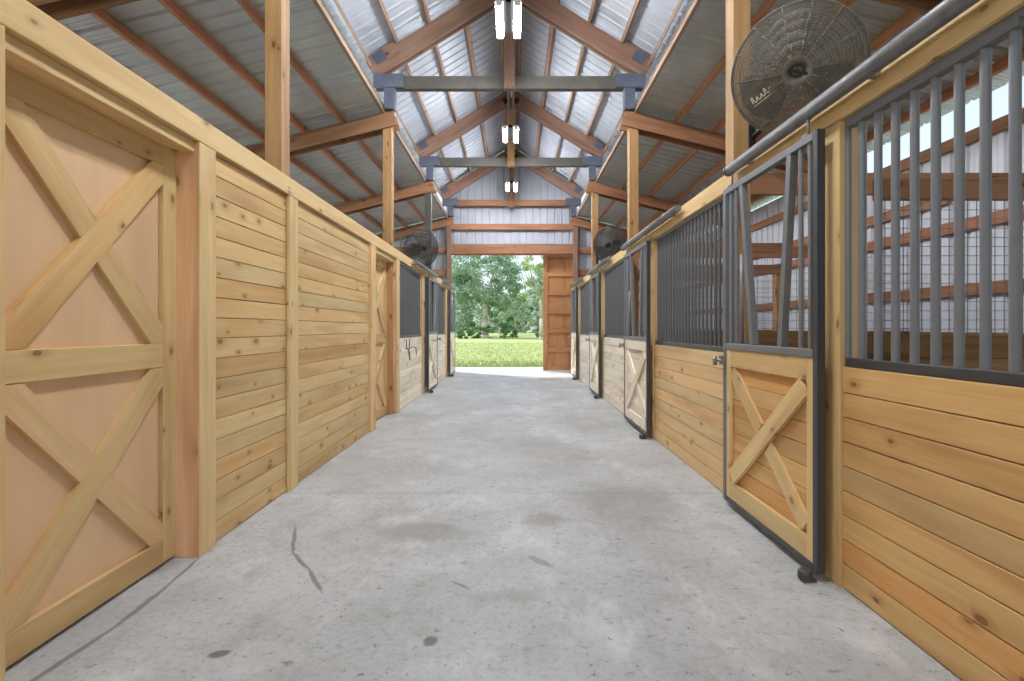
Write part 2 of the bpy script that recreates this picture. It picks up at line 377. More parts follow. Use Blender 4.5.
# ------------------------------------------------------------------ corrugated sheets
def rib_profile(a, b_, per=.229, flip=False):
    out=[]; x=a
    while x<b_:
        for o,h in ((0,0),(.016,.026),(.045,.026),(.061,0),(.112,0),(.117,.004),(.128,.004),(.133,0),(.172,0),(.177,.004),(.188,.004),(.193,0)):
            if x+o<=b_: out.append((x+o,h))
        x+=per
    out.append((b_,0)); return out
def roof_sheet(name,mat,xa,za,xb,zb,y0,y1,label):
    n=Vector((-(zb-za),0,xb-xa)).normalized()
    if n.z<0: n=-n
    b=MB(); pr=rib_profile(y0,y1)
    for (p,h),(q,k) in zip(pr,pr[1:]):
        b.face([Vector((xa,p,za))+n*h,Vector((xa,q,za))+n*k,Vector((xb,q,zb))+n*k,Vector((xb,p,zb))+n*h],[(0,0)]*4,.5)
    o=b.build(name,mat); so=o.modifiers.new('sheet','SOLIDIFY'); so.thickness=.0015; so.offset=1
    return struct(o,label,'roof')
PH=.14
for sgn,nm in ((-1,'left'),(1,'right')):
    zt=main_b(0)+MR+PH
    roof_sheet('ceiling',M['roof'],CX+sgn*.02,zt-.0125,CX+sgn*2.5,zt-.625*2.5,Y0,Y1+.06,f'ribbed metal roof over the {nm} half of the aisle')
    roof_sheet('ceiling',M['lean'],CX+sgn*1.975,lean_z(1.975)+.135,CX+sgn*5.45,lean_z(5.45)+.135,Y0,Y1+.06,f'lower ribbed metal roof over the {nm} stalls')
b=MB()
for sgn in (-1,1): b.beam((CX+sgn*.1,Y0,zt+.005-.06+.03),(CX+sgn*.1,Y1+.06,zt+.005-.06+.03),.22,.004,up=(sgn*.53,0,.85))
struct(b.build('trim_1',M['roof']),'metal ridge cap along the roof peak','trim')

def vwall(name,mat,p,axis,a,b_,z0,z1,label,face=1):
    """corrugated wall; axis 0: along x at y=p, axis 1: along y at x=p"""
    b=MB()
    def add(a,b_,z0,z1):
        pr=rib_profile(a,b_)
        for (q,h),(r,k) in zip(pr,pr[1:]):
            if r-q<1e-6: continue
            P=lambda c,hh,z: (c,p+face*hh,z) if axis==0 else (p+face*hh,c,z)
            za,zb=z1(q),z1(r)
            if min(za,zb)<=z0: continue
            b.face([P(q,h,z0),P(r,k,z0),P(r,k,zb),P(q,h,za)],[(0,0)]*4,.5)
    for seg in (a if isinstance(a,list) else [(a,b_,z0,z1)]): add(*seg)
    o=b.build(name,mat); so=o.modifiers.new('sheet','SOLIDIFY'); so.thickness=.0015
    return struct(o,label,'wall')
def roofline(x):
    d=abs(x-CX)
    return main_b(d)+MR+PH-.02 if d<2.05 else lean_z(d)+.12
DO=(-1.95,2.0)   # far doorway
vwall('wall_far',M['gable'],Y1,0,[(WXL,DO[0],-.1,roofline),(DO[0],DO[1],3.70,roofline),(DO[1],WXR,-.1,roofline)],0,0,0,'pale ribbed metal gable wall above and beside the far doorway')
vwall('wall_right',M['siding'],WXR,1,[(Y0,1.2,-.1,lambda y:3.62),(1.2,5.25,-.1,lambda y:1.33),(1.2,5.25,2.5,lambda y:3.62),(5.25,7.7,-.1,lambda y:3.62),(7.7,Y1,-.1,lambda y:3.97)],0,0,0,'pale ribbed metal outer wall behind the right stalls')
vwall('wall_left',M['siding'],WXL,1,Y0,Y1,-.1,lambda y:2.5,'unseen pale ribbed outer wall behind the left rooms, cut low for light',-1)  # unseen wall kept low to let sky light under the left roof

# ------------------------------------------------------------------ framing
def post_x(s): return (CX-2.005, CX-1.865) if s<0 else (CX+1.895, CX+2.04)
side={-1:'left',1:'right'}
fname=['nearest','second nearest','third from the front','far gable']
for i,y in enumerate(FY):
    for s in (-1,1):
        x0,x1=post_x(s); y=FY[i]+.09
        b=MB().box(x0,x1,y-.08,y+.08,0,4.795); dk=(i==2 and s<0)
        tag(b.build('timber_post',M['tie' if dk else 'rafter' if i==3 else 'post'],bevel=.004),f"{fname[i]} {'dark painted' if dk else 'tall'} square roof post rising behind the {side[s]} stall wall",'post','roof posts')
        # side rafter: two plies either side of the post
        t=thing('side_rafter',(x1 if s<0 else x0,y,lean_z(2)),f'sloping reddish rafter from the {fname[i]} {side[s]} post under the lower roof','rafter','side rafters')
        for dy in ((-.1,.1) if i<3 else (-.1,)):
            d0,d1=1.80,5.28
            b=MB().beam((CX+s*d0,y+dy,lean_z(d0)-.115),(CX+s*d1,y+dy,lean_z(d1)-.115),.04,.225)
            b.build('ply',M['fir'],t,bevel=.003)
for i,y in enumerate(FY):
    if i==0: continue
    gable=(i==3)
    t=thing('tie_beam',(CX,y,5.13),['','dark steel tie beam across the aisle at the first visible frame','dark steel tie beam across the aisle at the second frame','brown wooden tie beam on the far gable wall'][i],'beam','tie beams')
    yb=y+.02
    if gable: MB().box(CX-1.7,CX+1.7,yb-.06,yb+.06,5.13,5.31).build('beam',M['fir'],t,bevel=.003)
    else:
        for s in (-1,1):
            b=MB()
            a,c=sorted((CX+s*.085,CX+s*2.0)); b.box(a,c,yb-.045,yb+.055,5.32,5.33).box(a,c,yb-.045,yb+.055,5.13,5.14).box(a,c,yb+.0,yb+.012,5.14,5.32)
            b.box(a,c,yb-.05,yb-.042,5.132,5.328)
            b.build('beam',M['tie'],t)
    for s in (-1,1):
        a,c=sorted((CX+s*1.66,CX+s*2.13)); b=MB().box(a,c,y-.085,y-.035,5.133,5.343)
        b.box(a,c,y+.07,y+.09,5.133,5.343); b.build('end_plate',M['plate'],t,bevel=.003)
        a,c=sorted((CX+s*1.80,CX+s*1.965)); MB().box(a,c,y-.07,y+.07,4.8,5.133).build('stub_column',M['plate'],t,bevel=.004)
    for s in (-1,1):
        t=thing('roof_rafter',(CX+s*2.1,y,main_b(2.1)),f"{'pinkish' if i==1 else 'brown'} main rafter on the {side[s]} of the {['','first visible frame','second frame','far gable'][i]} rising to the ridge",'rafter','main rafters')
        for dy in ((-.06,.06) if not gable else (-.06,.03)):
            d0,d1=.03,2.17
            b=MB().beam((CX+s*d1,y+dy,main_b(d1)+MR/2),(CX+s*d0,y+dy,main_b(d0)+MR/2),.045,.28)
            b.build('ply',M['rafter'],t,bevel=.003)
        b=MB(); d=2.03; w=.085; cx=CX+s*d; cz=main_b(d)+.27
        MB().beam((CX+s*2.2,y-.02,main_b(2.2)+.255),(CX+s*1.75,y-.02,main_b(1.75)+.255),.13,.24).build('gusset',M['rafter'],t,bevel=.003)
        b.hexa((cx,y-.09,cz),(-s*.848,0,.53),(s*.53*1,0,.848),(0,1,0),.19,.17,.006)
        b.build('steel_plate',M['plate'],t)
        b=MB(); b.hexa((CX+s*.13,y-.09,main_b(.13)+MR*.32),(-s*.848,0,.53),(s*.53,0,.848),(0,1,0),.1,.13,.01); b.build('hanger',M['black'],t)
    if not gable:
        b=MB().box(CX-.085,CX+.085,y-.10,y-.01,5.10,6.615); tag(b.build('king_post',M['rafter'] if i==1 else M['post'],bevel=.003),['','brown vertical king post between the halves of the first tie beam','pale vertical king post between the halves of the second tie beam'][i],'post','king posts')
    else:
        b=MB().box(CX-.07,CX+.07,y-.08,y-.02,5.06,6.615); tag(b.build('king_post',M['fir'],bevel=.003),'narrow brown king post on the far gable wall behind the last light','post','king posts')
t=thing('ridge_beam',(CX,Y0,6.55),'long double ridge board along the peak of the roof','beam')
for s in (-1,1): MB().box(CX+s*.055-.022,CX+s*.055+.022,Y0,FY[3]-.1,6.435,6.815).build('board',M['purlin'],t,bevel=.003)
MB().tube((CX-.004,FY[1]+.1,6.425),(CX-.004,FY[3]-.2,6.425),.012,8).build('conduit',M['black'],t)
pn=['top','second','third','lowest']
for s in (-1,1):
    for k,d in enumerate((.17,.74,1.27,1.78)):
        z=main_b(d)+MR; b=MB().beam((CX+s*d,Y0,z+PH*.5*.9),(CX+s*d,Y1+.04,z+PH*.5*.9),.075 if k==1 else .045,PH*.9,up=(s*.53,0,.848))
        tag(b.build('roof_purlin',M['purlin'],bevel=.002),f'{pn[k]} purlin counted down from the ridge on the {side[s]} slope of the main roof','purlin','main roof purlins')
    d=2.2; z=main_b(d)+MR; b=MB().beam((CX+s*d,Y0,z-.02),(CX+s*d,Y1+.04,z-.02),.04,.15,up=(s*.53,0,.848))
    tag(b.build('eave_purlin',M['purlin'],bevel=.002),f'pale eave board edging the lower end of the {side[s]} main roof slope','purlin','eave boards')
    for k,d in enumerate((2.0,2.65,3.26,3.86,4.46,5.06)):
        z=lean_z(d); b=MB().beam((CX+s*d,Y0,z+.064),(CX+s*d,Y1+.04,z+.064),.042,.125,up=(s*.238,0,.971))
        tag(b.build('side_purlin',M['firL'] if k else M['purlin'],bevel=.002),f"{['uppermost','second','third','fourth','fifth','lowest'][k]} purlin counted down from the tie beams under the {side[s]} lower roof",'purlin','lower roof purlins')

# gable girts, door header
def girt(x0,x1,z0,z1,label,y=Y1-.1,mat='fir',d=.05):
    tag(MB().box(x0,x1,y-d/2,y+d/2,z0,z1).build('wall_girt',M[mat],bevel=.003),label,'beam','wall girts')
gx0,gx1=post_x(-1)[1],post_x(1)[0]
girt(gx0,gx1,4.42,4.6,'thin brown girt across the far gable wall between the tie beam and the doorway header')
t=thing('door_header',(0,Y1-.1,3.66),'thick brown header beam right above the open far doorway','beam')
MB().box(gx0-.004,gx1+.004,Y1-.20,Y1-.15,3.66,3.96).build('board',M['fir'],t,bevel=.003); MB().box(gx0,gx1,Y1-.15,Y1-.1,3.62,3.72).build('ledger',M['ocher'],t,bevel=.003)
for s in (-1,1):
    a,c=(WXL,post_x(-1)[0]) if s<0 else (post_x(1)[1],WXR)
    for z,n in ((3.68,'upper'),(2.98,'second'),(2.0,'third'),(.9,'lowest')): girt(a,c,z,z+.2,f'{n} short brown girt on the far wall behind the {side[s]} stalls')
    xw=WXR-.03 if s>0 else WXL+.03
    for z,n,ya in ((3.50,'eave',Y0),(2.50,'upper',Y0),(1.74,'lower',5.3))+(((2.87,'middle',6.2),) if s>0 else ()):
        b=MB().box(xw-.025,xw+.025,ya,Y1-.2,z,z+.14); tag(b.build('wall_girt',M['fir'],bevel=.003),f'{n} long girt on the inside of the {side[s]} outer wall','beam','wall girts')
    b=MB(); 
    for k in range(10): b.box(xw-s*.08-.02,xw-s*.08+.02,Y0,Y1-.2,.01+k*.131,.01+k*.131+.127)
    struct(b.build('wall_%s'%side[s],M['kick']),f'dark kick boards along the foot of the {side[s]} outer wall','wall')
t=thing('sliding_barn_door',(1.8,16.2,.02),'tall orange brown sliding door half closing the far doorway on the right','door')
dx0,dx1=.92,2.80
MB().box(dx0,dx1,16.20,16.225,0.02,3.80,g=2).build('sheathing',M['ocher'],t)
MB().box(dx0,dx0+.15,16.145,16.2,0.02,3.80).build('stile',M['ocher'],t,bevel=.003); MB().box(dx1-.15,dx1,16.145,16.2,0.02,3.80).build('stile',M['ocher'],t,bevel=.003)
for k in range(7):
    z=.02+k*.595; MB().box(dx0+.15,dx1-.15,16.15,16.2,z,z+.13).build('rail',M['ocher'],t,bevel=.003)

# ------------------------------------------------------------------ tied lights
for k,y in enumerate((2.72,6.57,10.46,14.33)):
    z=5.31; L=.35
    t=thing('ceiling_light',(CX,y,z),['twin tube ceiling light above the camera','nearest twin tube light glowing under the ridge at the top edge','second twin tube light glowing under the ridge','farthest twin tube light in front of the gable wall'][k],'light','twin tube lights')
    MB().box(CX-.035,CX+.035,y-L,y+L,z+.02,z+.06).box(CX-.165,CX+.165,y-L,y+L,z+.061,z+.07).build('reflector',M['glare_black'],t,bevel=.002)  # blackened plate also stops tube light from reaching the main roof
    for e in (-1,1):
        MB().box(CX-.155,CX-.07,y+e*(L+.004)-.004,y+e*(L+.004)+.004,z-.03,z+.06).build('end_cap',M['white'],t); MB().box(CX+.07,CX+.155,y+e*(L+.004)-.004,y+e*(L+.004)+.004,z-.03,z+.06).build('end_cap',M['white'],t)
    for s in (-1,1): MB().tube((CX+s*.112,y-L+.013,z+.012),(CX+s*.112,y+L-.013,z+.012),.046,14).build('tube',M['tube'],t)
    for q in (-.25,.25): MB().tube((CX,y+q,z+.07),(CX,y+q,6.45),.004,6).build('cord',M['wire'],t)

# ------------------------------------------------------------------ left wall of the aisle
def planks(name,mat,x0,x1,y0,y1,z0,n,h,label,last=None):
    b=MB(); 
    for k in range(n):
        top = z0+(k+1)*h-.005
        if last is not None and k==n-1: top=last
        # two boards per course now and then
        cut = R.uniform(y0+.4,y1-.4) if (x0<0 or y0>7) and (y1-y0)>1.6 and R.random()<.25 else None
        segs = [(y0,y1)] if cut is None else [(y0,cut-.001),(cut+.001,y1)]
        for a,c in segs: b.box(x0,x1,a,c,z0+k*h,top,g=1)
    o=b.build(name,mat,bevel=.003)
    return struct(o,label,'wall')
def backing(x0,x1,y0,y1,z0,z1): return struct(MB().box(x0,x1,y0,y1,z0,z1).build('wall_left' if x0<0 else 'wall_right',M['kick']),'boards behind the plank cladding','wall')
PLZ=2.47
for (a,c,lb) in ((-4.9,1.71,'left plank wall behind the camera'),(3.22,4.27,'short section of left plank wall between the big X door and the first batten'),(4.43,6.70,'long section of left plank wall between the battens')):
    planks('wall_left',M['pineL'],-1.925,-1.90,a,c,.006,19,.1297,lb,PLZ-.005)
    backing(-1.933,-1.926,a,c,0,PLZ)
struct(MB().box(-1.925,XL,Y0,15.9,2.478,2.625).build('trim_2',M['trim'],bevel=.004),'wide pine beam capping the left stall wall','beam')
def jamb(y0,y1,label,z1=2.476,x0=-2.10,face=None):
    t=thing('door_jamb',((x0+XL)/2,(y0+y1)/2,0),label,'post','door jambs')
    MB().box(XL-.012,XL,y0,y1,0,z1).build('face_board',M['trim'],t,bevel=.003)
    MB().box(x0,XL-.0125,y0,y1,0,z1).build('post',M['jamb'],t,bevel=.003)
jamb(1.71,1.885,'front jamb of the big X door at the left picture edge')
jamb(3.045,3.215,'rosy far jamb of the big X door beside the plank wall')
jamb(6.71,6.93,'near jamb of the farther left X door')
jamb(8.18,8.38,'far jamb of the farther left X door beside the barred stall')
b=MB().box(-1.90,XL,4.27,4.44,0,2.476); tag(b.build('wall_batten',M['trim'],bevel=.003),'upright pine batten on the left plank wall','trim')
def crossbuck_door(y0,y1,label,vis0):
    xf=-2.01; t=thing('crossbuck_door',(xf,(y0+y1)/2,.02),label,'door','left X doors')
    MB().box(xf-.06,xf-.03,y0,y1,.02,2.45,g=2).build('panel',M['ply'],t)
    f=(xf-.03,xf)
    sw=.14
    for a,c in ((vis0,vis0+sw),(y1-sw-.01,y1-.01)): MB().box(f[0],f[1],a,c,.02,2.45).build('stile',M['pineL'],t,bevel=.003)
    ya,yc=vis0+sw,y1-sw-.01
    for z0,z1 in ((.02,.150),(1.142,1.278),(2.298,2.45)): MB().box(f[0],f[1],ya+.001,yc-.001,z0,z1).build('rail',M['pineL'],t,bevel=.003)
    for (z0,z1) in ((.152,1.14),(1.28,2.296)):
        dy,dz=yc-ya,z1-z0; L=math.hypot(dy,dz); w=.135; uy,uz=dy/L,dz/L
        # trim the braces into the corners: polygons clipped to the opening
        def clipped(up,name):
            # strip |n.p|<=w/2 around the diagonal, clipped by the rectangle
            poly=[(ya,z0),(yc,z0),(yc,z1),(ya,z1)]
            p0=(ya,z0) if up else (ya,z1); d=(uy,uz) if up else (uy,-uz); n=(-d[1],d[0])
            def clip(poly,sgn):
                out=[]; val=lambda p: w/2-sgn*((p[0]-p0[0])*n[0]+(p[1]-p0[1])*n[1])
                for a,c in zip(poly,poly[1:]+poly[:1]):
                    va,vc=val(a),val(c)
                    if va>=0: out.append(a)
                    if va*vc<0: k=va/(va-vc); out.append((a[0]+k*(c[0]-a[0]),a[1]+k*(c[1]-a[1])))
                return out
            poly=clip(clip(poly,1),-1)
            return poly,d,n,p0
        def slab(polys,d,n,p0,xa,xb):
            b=MB(); ou,ov=R.uniform(0,60),R.uniform(0,60); tn=R.random()
            for poly in polys:
                uv=[((p[0]-p0[0])*d[0]+(p[1]-p0[1])*d[1]+ou,(p[0]-p0[0])*n[0]+(p[1]-p0[1])*n[1]+ov) for p in poly]
                b.face([(xb,p[0],p[1]) for p in poly],uv,tn); b.face([(xa,p[0],p[1]) for p in poly][::-1],uv[::-1],tn)
                for (a,c,ua,uc) in zip(poly,poly[1:]+poly[:1],uv,uv[1:]+uv[:1]): b.face([(xa,a[0],a[1]),(xa,c[0],c[1]),(xb,c[0],c[1]),(xb,a[0],a[1])],[ua,uc,(uc[0],uc[1]+.03),(ua[0],ua[1]+.03)],tn)
            return b
        po,d,n,p0=clipped(True,''); slab([po],d,n,p0,f[0]+.001,f[1]-.001).build('brace',M['pineL'],t)
        pu,d2,n2,q0=clipped(False,'')
        # cut the lower brace where the upper one crosses it
        halves=[]
        for sgn in (1,-1):
            out=[]; val=lambda p: sgn*((p[0]-p0[0])*n[0]+(p[1]-p0[1])*n[1])-w/2-.001
            for a,c in zip(pu,pu[1:]+pu[:1]):
                va,vc=val(a),val(c)
                if va>=0: out.append(a)
                if va*vc<0: k=va/(va-vc); out.append((a[0]+k*(c[0]-a[0]),a[1]+k*(c[1]-a[1])))
            if len(out)>2: halves.append(out)
        slab(halves,d2,n2,q0,f[0]+.001,f[1]-.003).build('brace',M['mid' if z0<1 else 'pineL'],t)
crossbuck_door(1.86,3.085,'large tan plywood door with two stacked X braces in the left foreground',1.87)
crossbuck_door(6.92,8.22,'narrow looking X braced door deep in the left wall beside the barred stalls',6.93)
for a,c,lb in ((1.885,3.045,'header board over the big left X door'),(6.93,8.18,'header board over the farther left X door')):
    struct(MB().box(-2.10,XL-.03,a,c,2.41,2.475).build('trim_4',M['trim'],bevel=.003),lb,'trim')

# ------------------------------------------------------------------ barred stall fronts
def stall_post(s,y0,y1,label):
    xf=XR if s>0 else XL
    a,c=sorted((xf,xf+s*.135)); t=thing('stall_post',((a+c)/2,(y0+y1)/2,0),label,'post','stall posts')
    p,q=sorted((xf,xf+s*.03)); MB().box(p,q,y0,y1,0,2.46).build('face_board',M['trim'],t,bevel=.003)
    p,q=sorted((xf+s*.031,xf+s*.15)); MB().box(p,q,y0+.002,y1-.002,0,2.46).build('post',M['jamb'],t,bevel=.003)
def grille(s,y0,y1,label,sp=.108,first=.02,splice=False,zb=1.165):
    zb+=.03*(y0>7); xf=(XR if s>0 else XL)+s*.05
    t=thing('stall_grille',(xf,(y0+y1)/2,zb),label,'stall bars','barred stall grilles')
    a,c=sorted((xf-s*.022,xf+s*.022))
    MB().box(a,c,y0,y1,zb,zb+.045).build('bottom_rail',M['dark'],t,bevel=.003)
    MB().box(a,c,y0,y1,2.436,2.468).build('top_rail',M['frame'],t,bevel=.003)
    if splice: MB().box(a-.006,c,y1-.93,y1-.02,2.412,2.448).build('rail_sleeve',M['frame'],t,bevel=.003)
    n=int((y1-y0-.04)/sp); first_bar=None
    for k in range(n+1):
        y=y1-first-k*sp
        if y<y0+.02: break
        if first_bar is None: first_bar=MB().tube((xf,y,zb+.044),(xf,y,2.437),.0178 if splice else .0145,12,caps=False).build('bar',M['bar' if splice else 'barD'],t); yb=y
        else: dup(first_bar,t,(0,y-yb,0))
    return t
def lower_planks(s,y0,y1,label,mat='pine'):
    xf=(XR if s>0 else XL)+s*.015
    a,c=sorted((xf,xf+s*.03))
    planks('wall_right' if s>0 else 'wall_left',M[mat],a,c,y0,y1,.006,9,.128+.0033*(y0>7),label,1.162+.03*(y0>7))
    a,c=sorted((xf+s*.031,xf+s*.06)); struct(MB().box(a,c,y0,y1,0,1.16).build('wall_right' if s>0 else 'wall_left',M['kick']),'back boards of a stall front','wall')
def stall_door(s,y0,y1,label,mat='pine'):
    xf=1.63 if s>0 else -1.785
    X=lambda d: xf+s*d
    def bx(b,d0,d1,ya,yc,z0,z1,g=None): a,c=sorted((X(d0),X(d1))); return b.box(a,c,ya,yc,z0,z1,g)
    t=thing('stall_door',(X(.02),(y0+y1)/2,.04),label,'stall door','sliding stall doors')
    w=.045
    bx(MB(),0,w,y0,y0+w,.04,2.44).build('upright',M['dark'],t,bevel=.003)
    bx(MB(),0,w,y1-w,y1,.04,2.44).build('upright',M['frame'],t,bevel=.003)
    bx(MB(),0,w,y0+w,y1-w,2.395,2.44).build('top_rail',M['frame'],t,bevel=.003)
    bx(MB(),0,w,y0+w,y1-w,1.205+.03*(y0>7),1.25+.03*(y0>7)).build('middle_rail',M['frame'],t,bevel=.003)
    bx(MB(),0,w,y0+w,y1-w,.04,.075).build('bottom_rail',M['dark'],t,bevel=.003)
    ya,yc=y0+w,y1-w; zb,zt=.076,1.204+.03*(y0>7)
    b=MB(); n=9; h=(zt-zb)/n
    for k in range(n): bx(b,.033,.05,ya,yc,zb+k*h,zb+(k+1)*h-.004,1)
    b.build('planks',M[mat],t,bevel=.002)
    sw=.07; tq=M['trim' if mat=='pine' else mat]
    bx(MB(),.008,.032,ya,ya+sw,zb,zt).build('stile',tq,t,bevel=.002); bx(MB(),.008,.032,yc-sw,yc,zb,zt).build('stile',tq,t,bevel=.002)
    bx(MB(),.008,.032,ya+sw,yc-sw,zt-.13,zt,1).build('rail',tq,t,bevel=.002); bx(MB(),.008,.032,ya+sw,yc-sw,zb,zb+.13,1).build('rail',tq,t,bevel=.002)
    pa,pc,qa,qc=ya+sw+.03,yc-sw-.03,zb+.13,zt-.13
    tm=M['trim' if mat=='pine' else mat]
    MB().beam((X(.012),pc,qa+.04),(X(.012),pa,qc-.04),.024,.115,up=(0,1,0)).hexa((X(.012),pc,qa),(0,1,0),(1,0,0),(0,0,1),.001,.001,.001).build('brace',tm,t)
    # second brace, in two pieces either side of the first
    p0=Vector((X(.021),pa,qa+.04)); p1=Vector((X(.021),pc,qc-.04)); d=(p1-p0).normalized(); m=(p0+p1)/2
    MB().beam(p0,m-d*.075,.02,.115,up=(0,1,0)).beam(m+d*.075,p1,.02,.115,up=(0,1,0)).build('brace',tm,t)
    # neck opening: two slanting flats and upright bars either side
    for (yt,yb) in ((y0+.29,y0+.40),(y0+.94,y0+.77)):
        MB().beam((X(.022),yb,1.25+.03*(y0>7)),(X(.022),yt,2.395),.042,.05,up=(0,1,0)).build('slanted_flat',M['frame'],t,bevel=.002)
    first=None
    for y in (y0+.10,y0+.195,y1-.10,y1-.195,y1-.285):
        z1=2.396; z0=1.249+.03*(y0>7)
        if first is None: first=MB().tube((X(.022),y,z0),(X(.022),y,z1),.0135,10,caps=False).build('bar',M['bar'],t); yb=y
        elif y==y1-.285: MB().tube((X(.022),y,z0),(X(.022),y,1.9),.0135,10).build('bar',M['bar'],t)
        else: dup(first,t,(0,y-yb,0))
    # latch
    zl=1.115
    b=MB(); bx(b,-.012,0,y1-.06,y1+.045,zl-.035,zl+.035); lt=b.build('latch',M['zinc'],t); b=MB(); b.tube((X(-.03),y1-.07,zl),(X(-.03),y1+.07,zl),.011,10); b.tube((X(-.012),y1-.01,zl),(X(-.055),y1-.01,zl),.012,10); b.tube((X(-.052),y1+.03,zl+.03),(X(-.052),y1+.03,zl-.04),.016,10)
    b.build('bolt',M['zinc'],lt)
    for y in (y0+.12,y1-.12):
        b=MB().tube((X(.022),y,2.44),(X(.022),y,2.56),.008,8); bx(b,.0,.045,y-.03,y+.03,2.44,2.452); b.build('hanger_bolt',M['zinc'],t)
    # stay roller at the foot of the near upright
    b=MB(); b.disc_lathe((X(-.055),y0+.02,.008),(0,0,1),[(0,.03),(.01,.036),(.04,.036),(.05,.03)],18); bx(b,-.06,0,y0,y0+.045,.005,.012)
    g=b.build('floor_guide',M['dark']); tag(g,'small round steel floor guide at the foot of the '+label.split(',')[0],'hardware','floor guides')
    return t
def track(s,y0,y1,label):
    x=1.655 if s>0 else -1.81; z=2.578
    t=thing('door_track',(x,(y0+y1)/2,z-.03),label,'door track','sliding door tracks')
    b=MB().tube((x,y0,z),(x,y1,z),.040,20); b.build('cover',M['pipe'],t)
    MB().disc_lathe((x,y1+.001,z),(0,1,0),[(0,.043),(.025,.043),(.035,.033)],18).build('end_cap',M['dark'],t)
    b=MB(); n=max(2,int((y1-y0)/1.0))
    for k in range(n):
        y=y0+.25+(y1-y0-.5)*k/(n-1); a,c=sorted((x+s*.02,(XR if s>0 else XL))); b.box(a,c,y-.02,y+.02,z-.03,z-.005)
    b.build('bracket',M['zinc'],t)

struct(MB().box(XR,XR+.045,Y0,15.2,2.47,2.615).build('trim_5',M['trim'],bevel=.004),'wide pine beam capping the right stall fronts','beam')
# right side
grille(1,.2,2.695,'large grey barred grille in the right foreground',.113,-.012+.0,True)
lower_planks(1,.2,2.698,'right foreground plank wall below the large grille')
stall_post(1,2.70,2.838,'nearest right stall post between the big grille and the first stall door')
stall_door(1,2.752,3.995,'nearest right stall door, with X brace below and neck gap above')
grille(1,4.0,6.315,'long grey barred grille between the first and second right stall doors',.098,.06)
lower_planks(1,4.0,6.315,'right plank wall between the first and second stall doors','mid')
stall_post(1,6.32,6.52,'second right stall post, beside the second right stall door')
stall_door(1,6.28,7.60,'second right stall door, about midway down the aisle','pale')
grille(1,7.62,9.92,'barred grille between the second and third right stall doors',.1,.06)
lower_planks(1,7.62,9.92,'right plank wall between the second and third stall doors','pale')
stall_post(1,9.93,10.13,'third right stall post')
stall_door(1,9.86,11.12,'third right stall door, near the far end of the aisle','pale')
grille(1,11.14,13.5,'barred grille past the third right stall door',.1,.06)
lower_planks(1,11.14,13.5,'right plank wall past the third stall door','pale')
stall_post(1,13.51,13.7,'farthest right stall post near the sliding barn door')
stall_door(1,13.45,14.7,'farthest right stall door, right beside the barn doorway','pale')
grille(1,14.72,15.15,'short last grille of the right side at the doorway',.1,.06)
lower_planks(1,14.72,15.15,'last right plank wall at the doorway','pale')
track(1,.9,3.93,'nearest right track pipe, running along the beam over the big grille')
track(1,5.18,7.74,'second right track pipe, above the second right stall door')
track(1,8.9,11.3,'third right track pipe, above the third right stall door')
track(1,12.5,14.75,'farthest right track pipe near the doorway')
# left side
grille(-1,8.39,10.45,'nearest left barred grille, beside the farther X door',.098,.06)
lower_planks(-1,8.39,10.45,'pale left plank wall under the nearest left grille','pale')
stall_post(-1,10.46,10.66,'nearest left stall post, just before the first left stall door')
stall_door(-1,10.72,11.98,'nearest left stall door, with slim X brace','pale')
grille(-1,12.02,14.1,'second left barred grille, past the first left stall door',.098,.06)
lower_planks(-1,12.02,14.1,'pale left plank wall under the second left grille','pale')
stall_post(-1,14.12,14.32,'farthest left stall post near the doorway')
stall_door(-1,14.36,15.6,'farthest left stall door, right beside the meadow view','pale')
track(-1,9.35,11.95,'nearest left track pipe, above the first left stall door')
track(-1,13.2,15.75,'farthest left track pipe next to the doorway')
# bent iron on the left boards
t=thing('blanket_hook',(XL,9.3,1.0),'small dark bent iron hook on the pale left boards','hook')
xh=XL-.010
for q in (8.95,9.2): MB().path([(xh,q,1.165),(xh,q,1.0)],.008).build('strap',M['dark'],t)
MB().path([(xh,8.9,1.02),(xh+.03,9.0,1.0),(xh+.05,9.0,.80)],.011).path([(xh+.03,9.0,1.0),(xh+.06,9.25,1.03),(xh+.06,9.5,1.0),(xh+.06,9.55,.86)],.008).build('arm',M['dark'],t)

# ------------------------------------------------------------------ stall partitions seen through the bars
def partition(y,label,far=False):
    t=thing('stall_partition',(3.5,y,0),label,'partition','stall partitions')
    b=MB()
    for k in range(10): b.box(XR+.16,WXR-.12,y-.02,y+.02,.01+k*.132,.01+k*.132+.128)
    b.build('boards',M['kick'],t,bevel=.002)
    MB().box(XR+.16,XR+.28,y+.03,y+.15,0,2.46).build('end_post',M['trim'],t,bevel=.003)
    hx=3.5 if far else WXR-.12
    for z in ((2.06,2.34) if far else (2.08,)): MB().box(XR+.30,hx,y-.02,y+.02,z,z+.12).build('header',M['fir'],t,bevel=.003)
    MB().box(3.4,3.52,y+.025,y+.14,0,2.2).build('middle_post',M['post'],t,bevel=.003)
    b=MB(); x=XR+.29; st=.1016 if far else .0508; wr=.0024 if far else .0016; tz=2.35 if far else 2.09
    while x<WXR-.14: b.box(x-wr,x+wr,y-.024,y-.021,1.32,tz); x+=st
    z=1.36
    while z<tz: b.box(XR+.29,WXR-.14,y-.027,y-.024,z-wr,z+wr); z+=st
    b.build('wire_mesh',M['wire'],t)
for y,lb in ((2.86,'nearest wire mesh stall partition seen through the big right grille'),(6.6,'second wire mesh partition seen through the neck gap of the nearest right door'),(10.2,'farther wire mesh stall partition behind the right grilles')): partition(y,lb,y>5)
